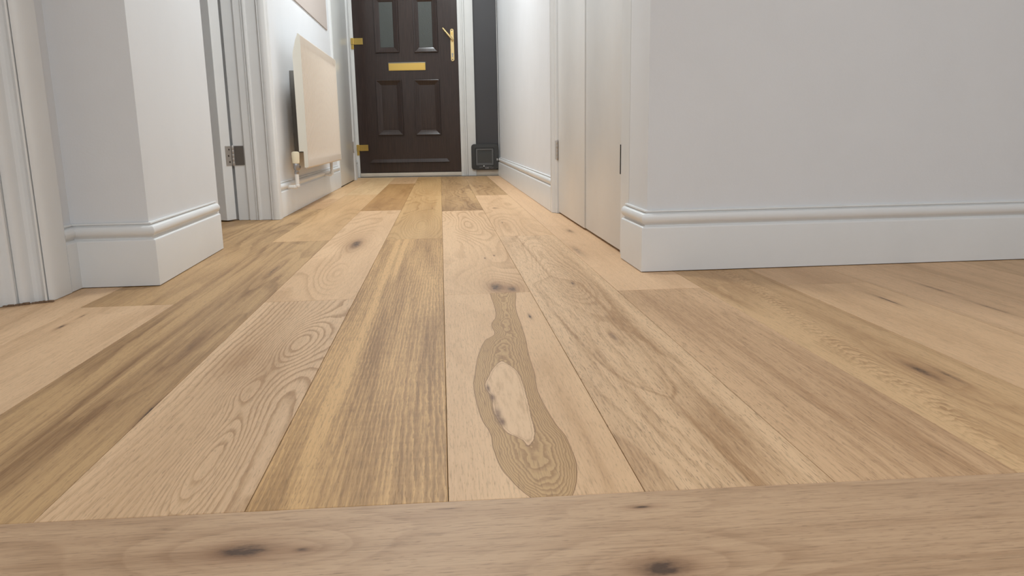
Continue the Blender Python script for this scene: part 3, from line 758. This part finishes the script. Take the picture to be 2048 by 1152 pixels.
# handle
hb = MB(); cx = 0.1405
out = []
for i in range(13):
    a = math.pi*i/12; out.append((cx+0.0165*math.cos(a), 1.303+0.0165*math.sin(a)))
for i in range(13):
    a = math.pi+math.pi*i/12; out.append((cx+0.0165*math.cos(a), 1.053+0.0165*math.sin(a)))
n = len(out)
y0p, y1p = -0.019, -0.028
vv = [(x, y0p, z) for x, z in out] + [(x, y1p+.002, z) for x, z in out] + [(cx+(x-cx)*.86, y1p, (1.178+(z-1.178)*.985)) for x, z in out]
hb.add(vv, [tuple(range(2*n, 3*n))] + [(i, (i+1) % n, n+(i+1) % n, n+i) for i in range(n)] + [(n+i, n+(i+1) % n, 2*n+(i+1) % n, 2*n+i) for i in range(n)])
plate = part(fd, hb, 'handle_plate', M['brass_pale'])
for z in (1.305, 1.052): part(plate, MB().lathe((cx, -.0275, z), (cx, -.0292, z), [(0, .0052), (1, .0045)], 16), 'screw', M['screw'])
part(plate, MB().box(cx-0.006, -0.0305, 1.265, cx+0.004, -0.0275, 1.292, 0.001), 'latch_snib', M['brass'])
part(plate, MB().lathe((cx, -.0275, 1.100), (cx, -.034, 1.100), [(0, .0085), (1, .0080)], 18).box(cx-0.0045, -0.034, 1.072, cx+0.0045, -0.0275, 1.098, 0.001), 'key_cylinder', M['chrome'])
lv = MB()
lv.lathe((cx+0.002, -0.027, 1.222), (cx+0.002, -0.058, 1.222), [(0, .011), (.3, .0095), (1, .0095)], 18)
P0, P1 = Vector((cx+0.008, -0.058, 1.218)), Vector((0.060, -0.064, 1.325))
lv.lathe(P0, P1, [(0, .0035), (.03, .0085), (.10, .0105), (.5, .0100), (.93, .0092), (.98, .0070), (1, .0025)], 18)
part(plate, lv, 'handle_lever', M['brass_pale'], True)
# door knocker above, only its foot in view
onface(part(fd, MB().lathe((-0.280, -0.001, 1.590), (-0.280, -0.014, 1.590), [(0, .014), (.6, .013), (1, .009)], 20), 'peephole_rim', M['brass'], True))
# flag hinges
for zc in (1.199, 0.247):
    fh = part(fd, MB().box(-0.752, -0.028, zc, -0.674, -0.020, zc+0.056, 0.001), 'flag_hinge', M['brass'])
    part(fh, MB().box(-0.782, -0.0335, zc+0.0005, -0.753, -0.020, zc+0.0575, 0.0035), 'hinge_body', M['brass'])
    part(fh, MB().box(-0.780, -0.0325, zc-0.040, -0.757, -0.020, zc-0.001, 0.003), 'hinge_tail', M['brass'])

# frame and sidelight
fr = empty('trim_12', (0, 7.3, 0), RZ); tag(fr, 'white plastic frame round the front door and its sidelight', None, 'structure')
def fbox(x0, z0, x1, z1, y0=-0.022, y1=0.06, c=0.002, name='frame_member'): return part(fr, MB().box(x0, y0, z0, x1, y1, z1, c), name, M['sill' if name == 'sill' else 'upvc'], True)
fbox(-0.800, 0.0, -0.762, 2.08, -0.024)                    # hinge jamb
fbox(-0.835, 0.0, -0.800, 2.12, -0.034)
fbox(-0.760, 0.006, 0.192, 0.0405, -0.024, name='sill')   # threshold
fbox(0.1905, 0.0, 0.222, 2.08, -0.022)
fbox(-0.7625, 0.0405, -0.7600, 2.08, -0.022)
fbox(0.2225, 0.004, 0.2350, 2.08, -0.026)
fbox(0.2355, 0.004, 0.2520, 2.08, -0.022)
fbox(0.2535, 0.004, 0.3310, 2.08, -0.020)
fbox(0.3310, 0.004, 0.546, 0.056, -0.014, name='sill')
fbox(-0.80, 2.035, 0.55, 2.12, -0.02)
part(fr, MB().box(-0.790, -0.030, 0.0, 0.546, 0.02, 0.0045), 'base_joint', M['black'])
part(fr, MB().box(-0.790, -0.050, 0.0, 0.546, -0.031, 0.003), 'grey_sealant', simple('grey_sealant', S(150, 144, 136), 0.7))
part(fr, MB().box(0.331, 0.0, 0.056, 0.546, 0.02, 2.035), 'sidelight_panel', M['charcoal'])
part(fr, MB().box(0.5420, -0.012, 0.056, 0.547, 0.0, 2.035), 'edge_bead', M['upvc'])
wall('wall_end', [(-1.3, 7.3+.16+.06), (0.9, 7.3-.108+.06), (0.9, 7.6), (-1.3, 7.75)], 'wall around the front door', z0=2.1)
struct(MB().prism([(-1.3, 7.52), (-0.80, 7.456), (-0.80, 7.56), (-1.3, 7.62)], 0, 2.12).build('wall_end_left', M['wall']), 'wall at the left of the front door')
struct(MB().prism([(0.545, 7.30), (0.9, 7.26), (0.9, 7.40), (0.545, 7.42)], 0, 2.12).build('wall_end_right', M['wall']), 'wall at the right of the sidelight')

# ------------------------------------------------------------------ cat flap
cf = empty('cat_flap', (0, 7.3, 0), RZ)
tag(cf, 'black cat flap with a smoked window at the foot of the sidelight', 'cat flap')
def rrect(x0, z0, x1, z1, r, k=6):
    p = []
    for (cx_, cz_, a0) in ((x1-r, z0+r, -90), (x1-r, z1-r, 0), (x0+r, z1-r, 90), (x0+r, z0+r, 180)):
        for i in range(k+1):
            a = math.radians(a0+90*i/k); p.append((cx_+r*math.cos(a), cz_+r*math.sin(a)))
    return p
def ring(rects):
    """rounded nested outlines (x0,z0,x1,z1,r,y)"""
    mb = MB(); k = 28; v = []
    for x0, z0, x1, z1, r, y in rects: v += [(x, y, z) for x, z in rrect(x0, z0, x1, z1, r)]
    f = [(j*k+i, j*k+(i+1) % k, (j+1)*k+(i+1) % k, (j+1)*k+i) for j in range(len(rects)-1) for i in range(k)]
    return mb.add(v, f)
part(cf, ring([(.288, .058, .540, .293, .028, -.020), (.288, .058, .540, .293, .028, -.040), (.291, .061, .537, .290, .026, -.044), (.325, .094, .498, .257, .008, -.046), (.329, .098, .494, .253, .006, -.040)]), 'surround', M['flap_black'], True)
part(cf, ring([(.329, .098, .494, .253, .006, -.041), (.331, .100, .492, .251, .006, -.043), (.345, .117, .479, .238, .004, -.043), (.347, .119, .477, .236, .004, -.036)]), 'tunnel_rim', M['flap_grey'], True)
part(cf, MB().box(.344, -.037, .116, .480, -.034, .239), 'flap', M['flap_glass'])
part(cf, MB().box(.398, -.050, .087, .408, -.0440, .096, .002), 'lock_knob', M['white_dot'])
part(cf, MB().box(.360, -.047, .078, .392, -.0440, .086, .001).box(.410, -.046, .084, .480, -.0440, .088, .001), 'lock_slider', M['flap_grey'])
part(cf, MB().box(.524, -.047, .140, .530, -.0435, .160, .001), 'side_clip', M['white_dot'])
def text_part(s, x, z, size, mat, name):
    cu = bpy.data.curves.new(name, 'FONT'); cu.body = s; cu.size = size; cu.extrude = 0.0004; cu.offset = 0.0002
    t = bpy.data.objects.new(name, cu); col.objects.link(t)
    bpy.context.view_layer.update()
    me = bpy.data.meshes.new_from_object(t.evaluated_get(bpy.context.evaluated_depsgraph_get()))
    bpy.data.objects.remove(t)
    o = bpy.data.objects.new(name, me); me.materials.clear(); me.materials.append(mat); col.objects.link(o); o.parent = cf
    o.rotation_euler = (math.pi/2, 0, 0); o.location = (x, -0.0452, z)
    return o
text_part('SURE', .414, .0685, .0155, M['print_light'], 'lettering')
text_part('FLAP', .460, .0690, .0145, M['print_dim'], 'lettering')
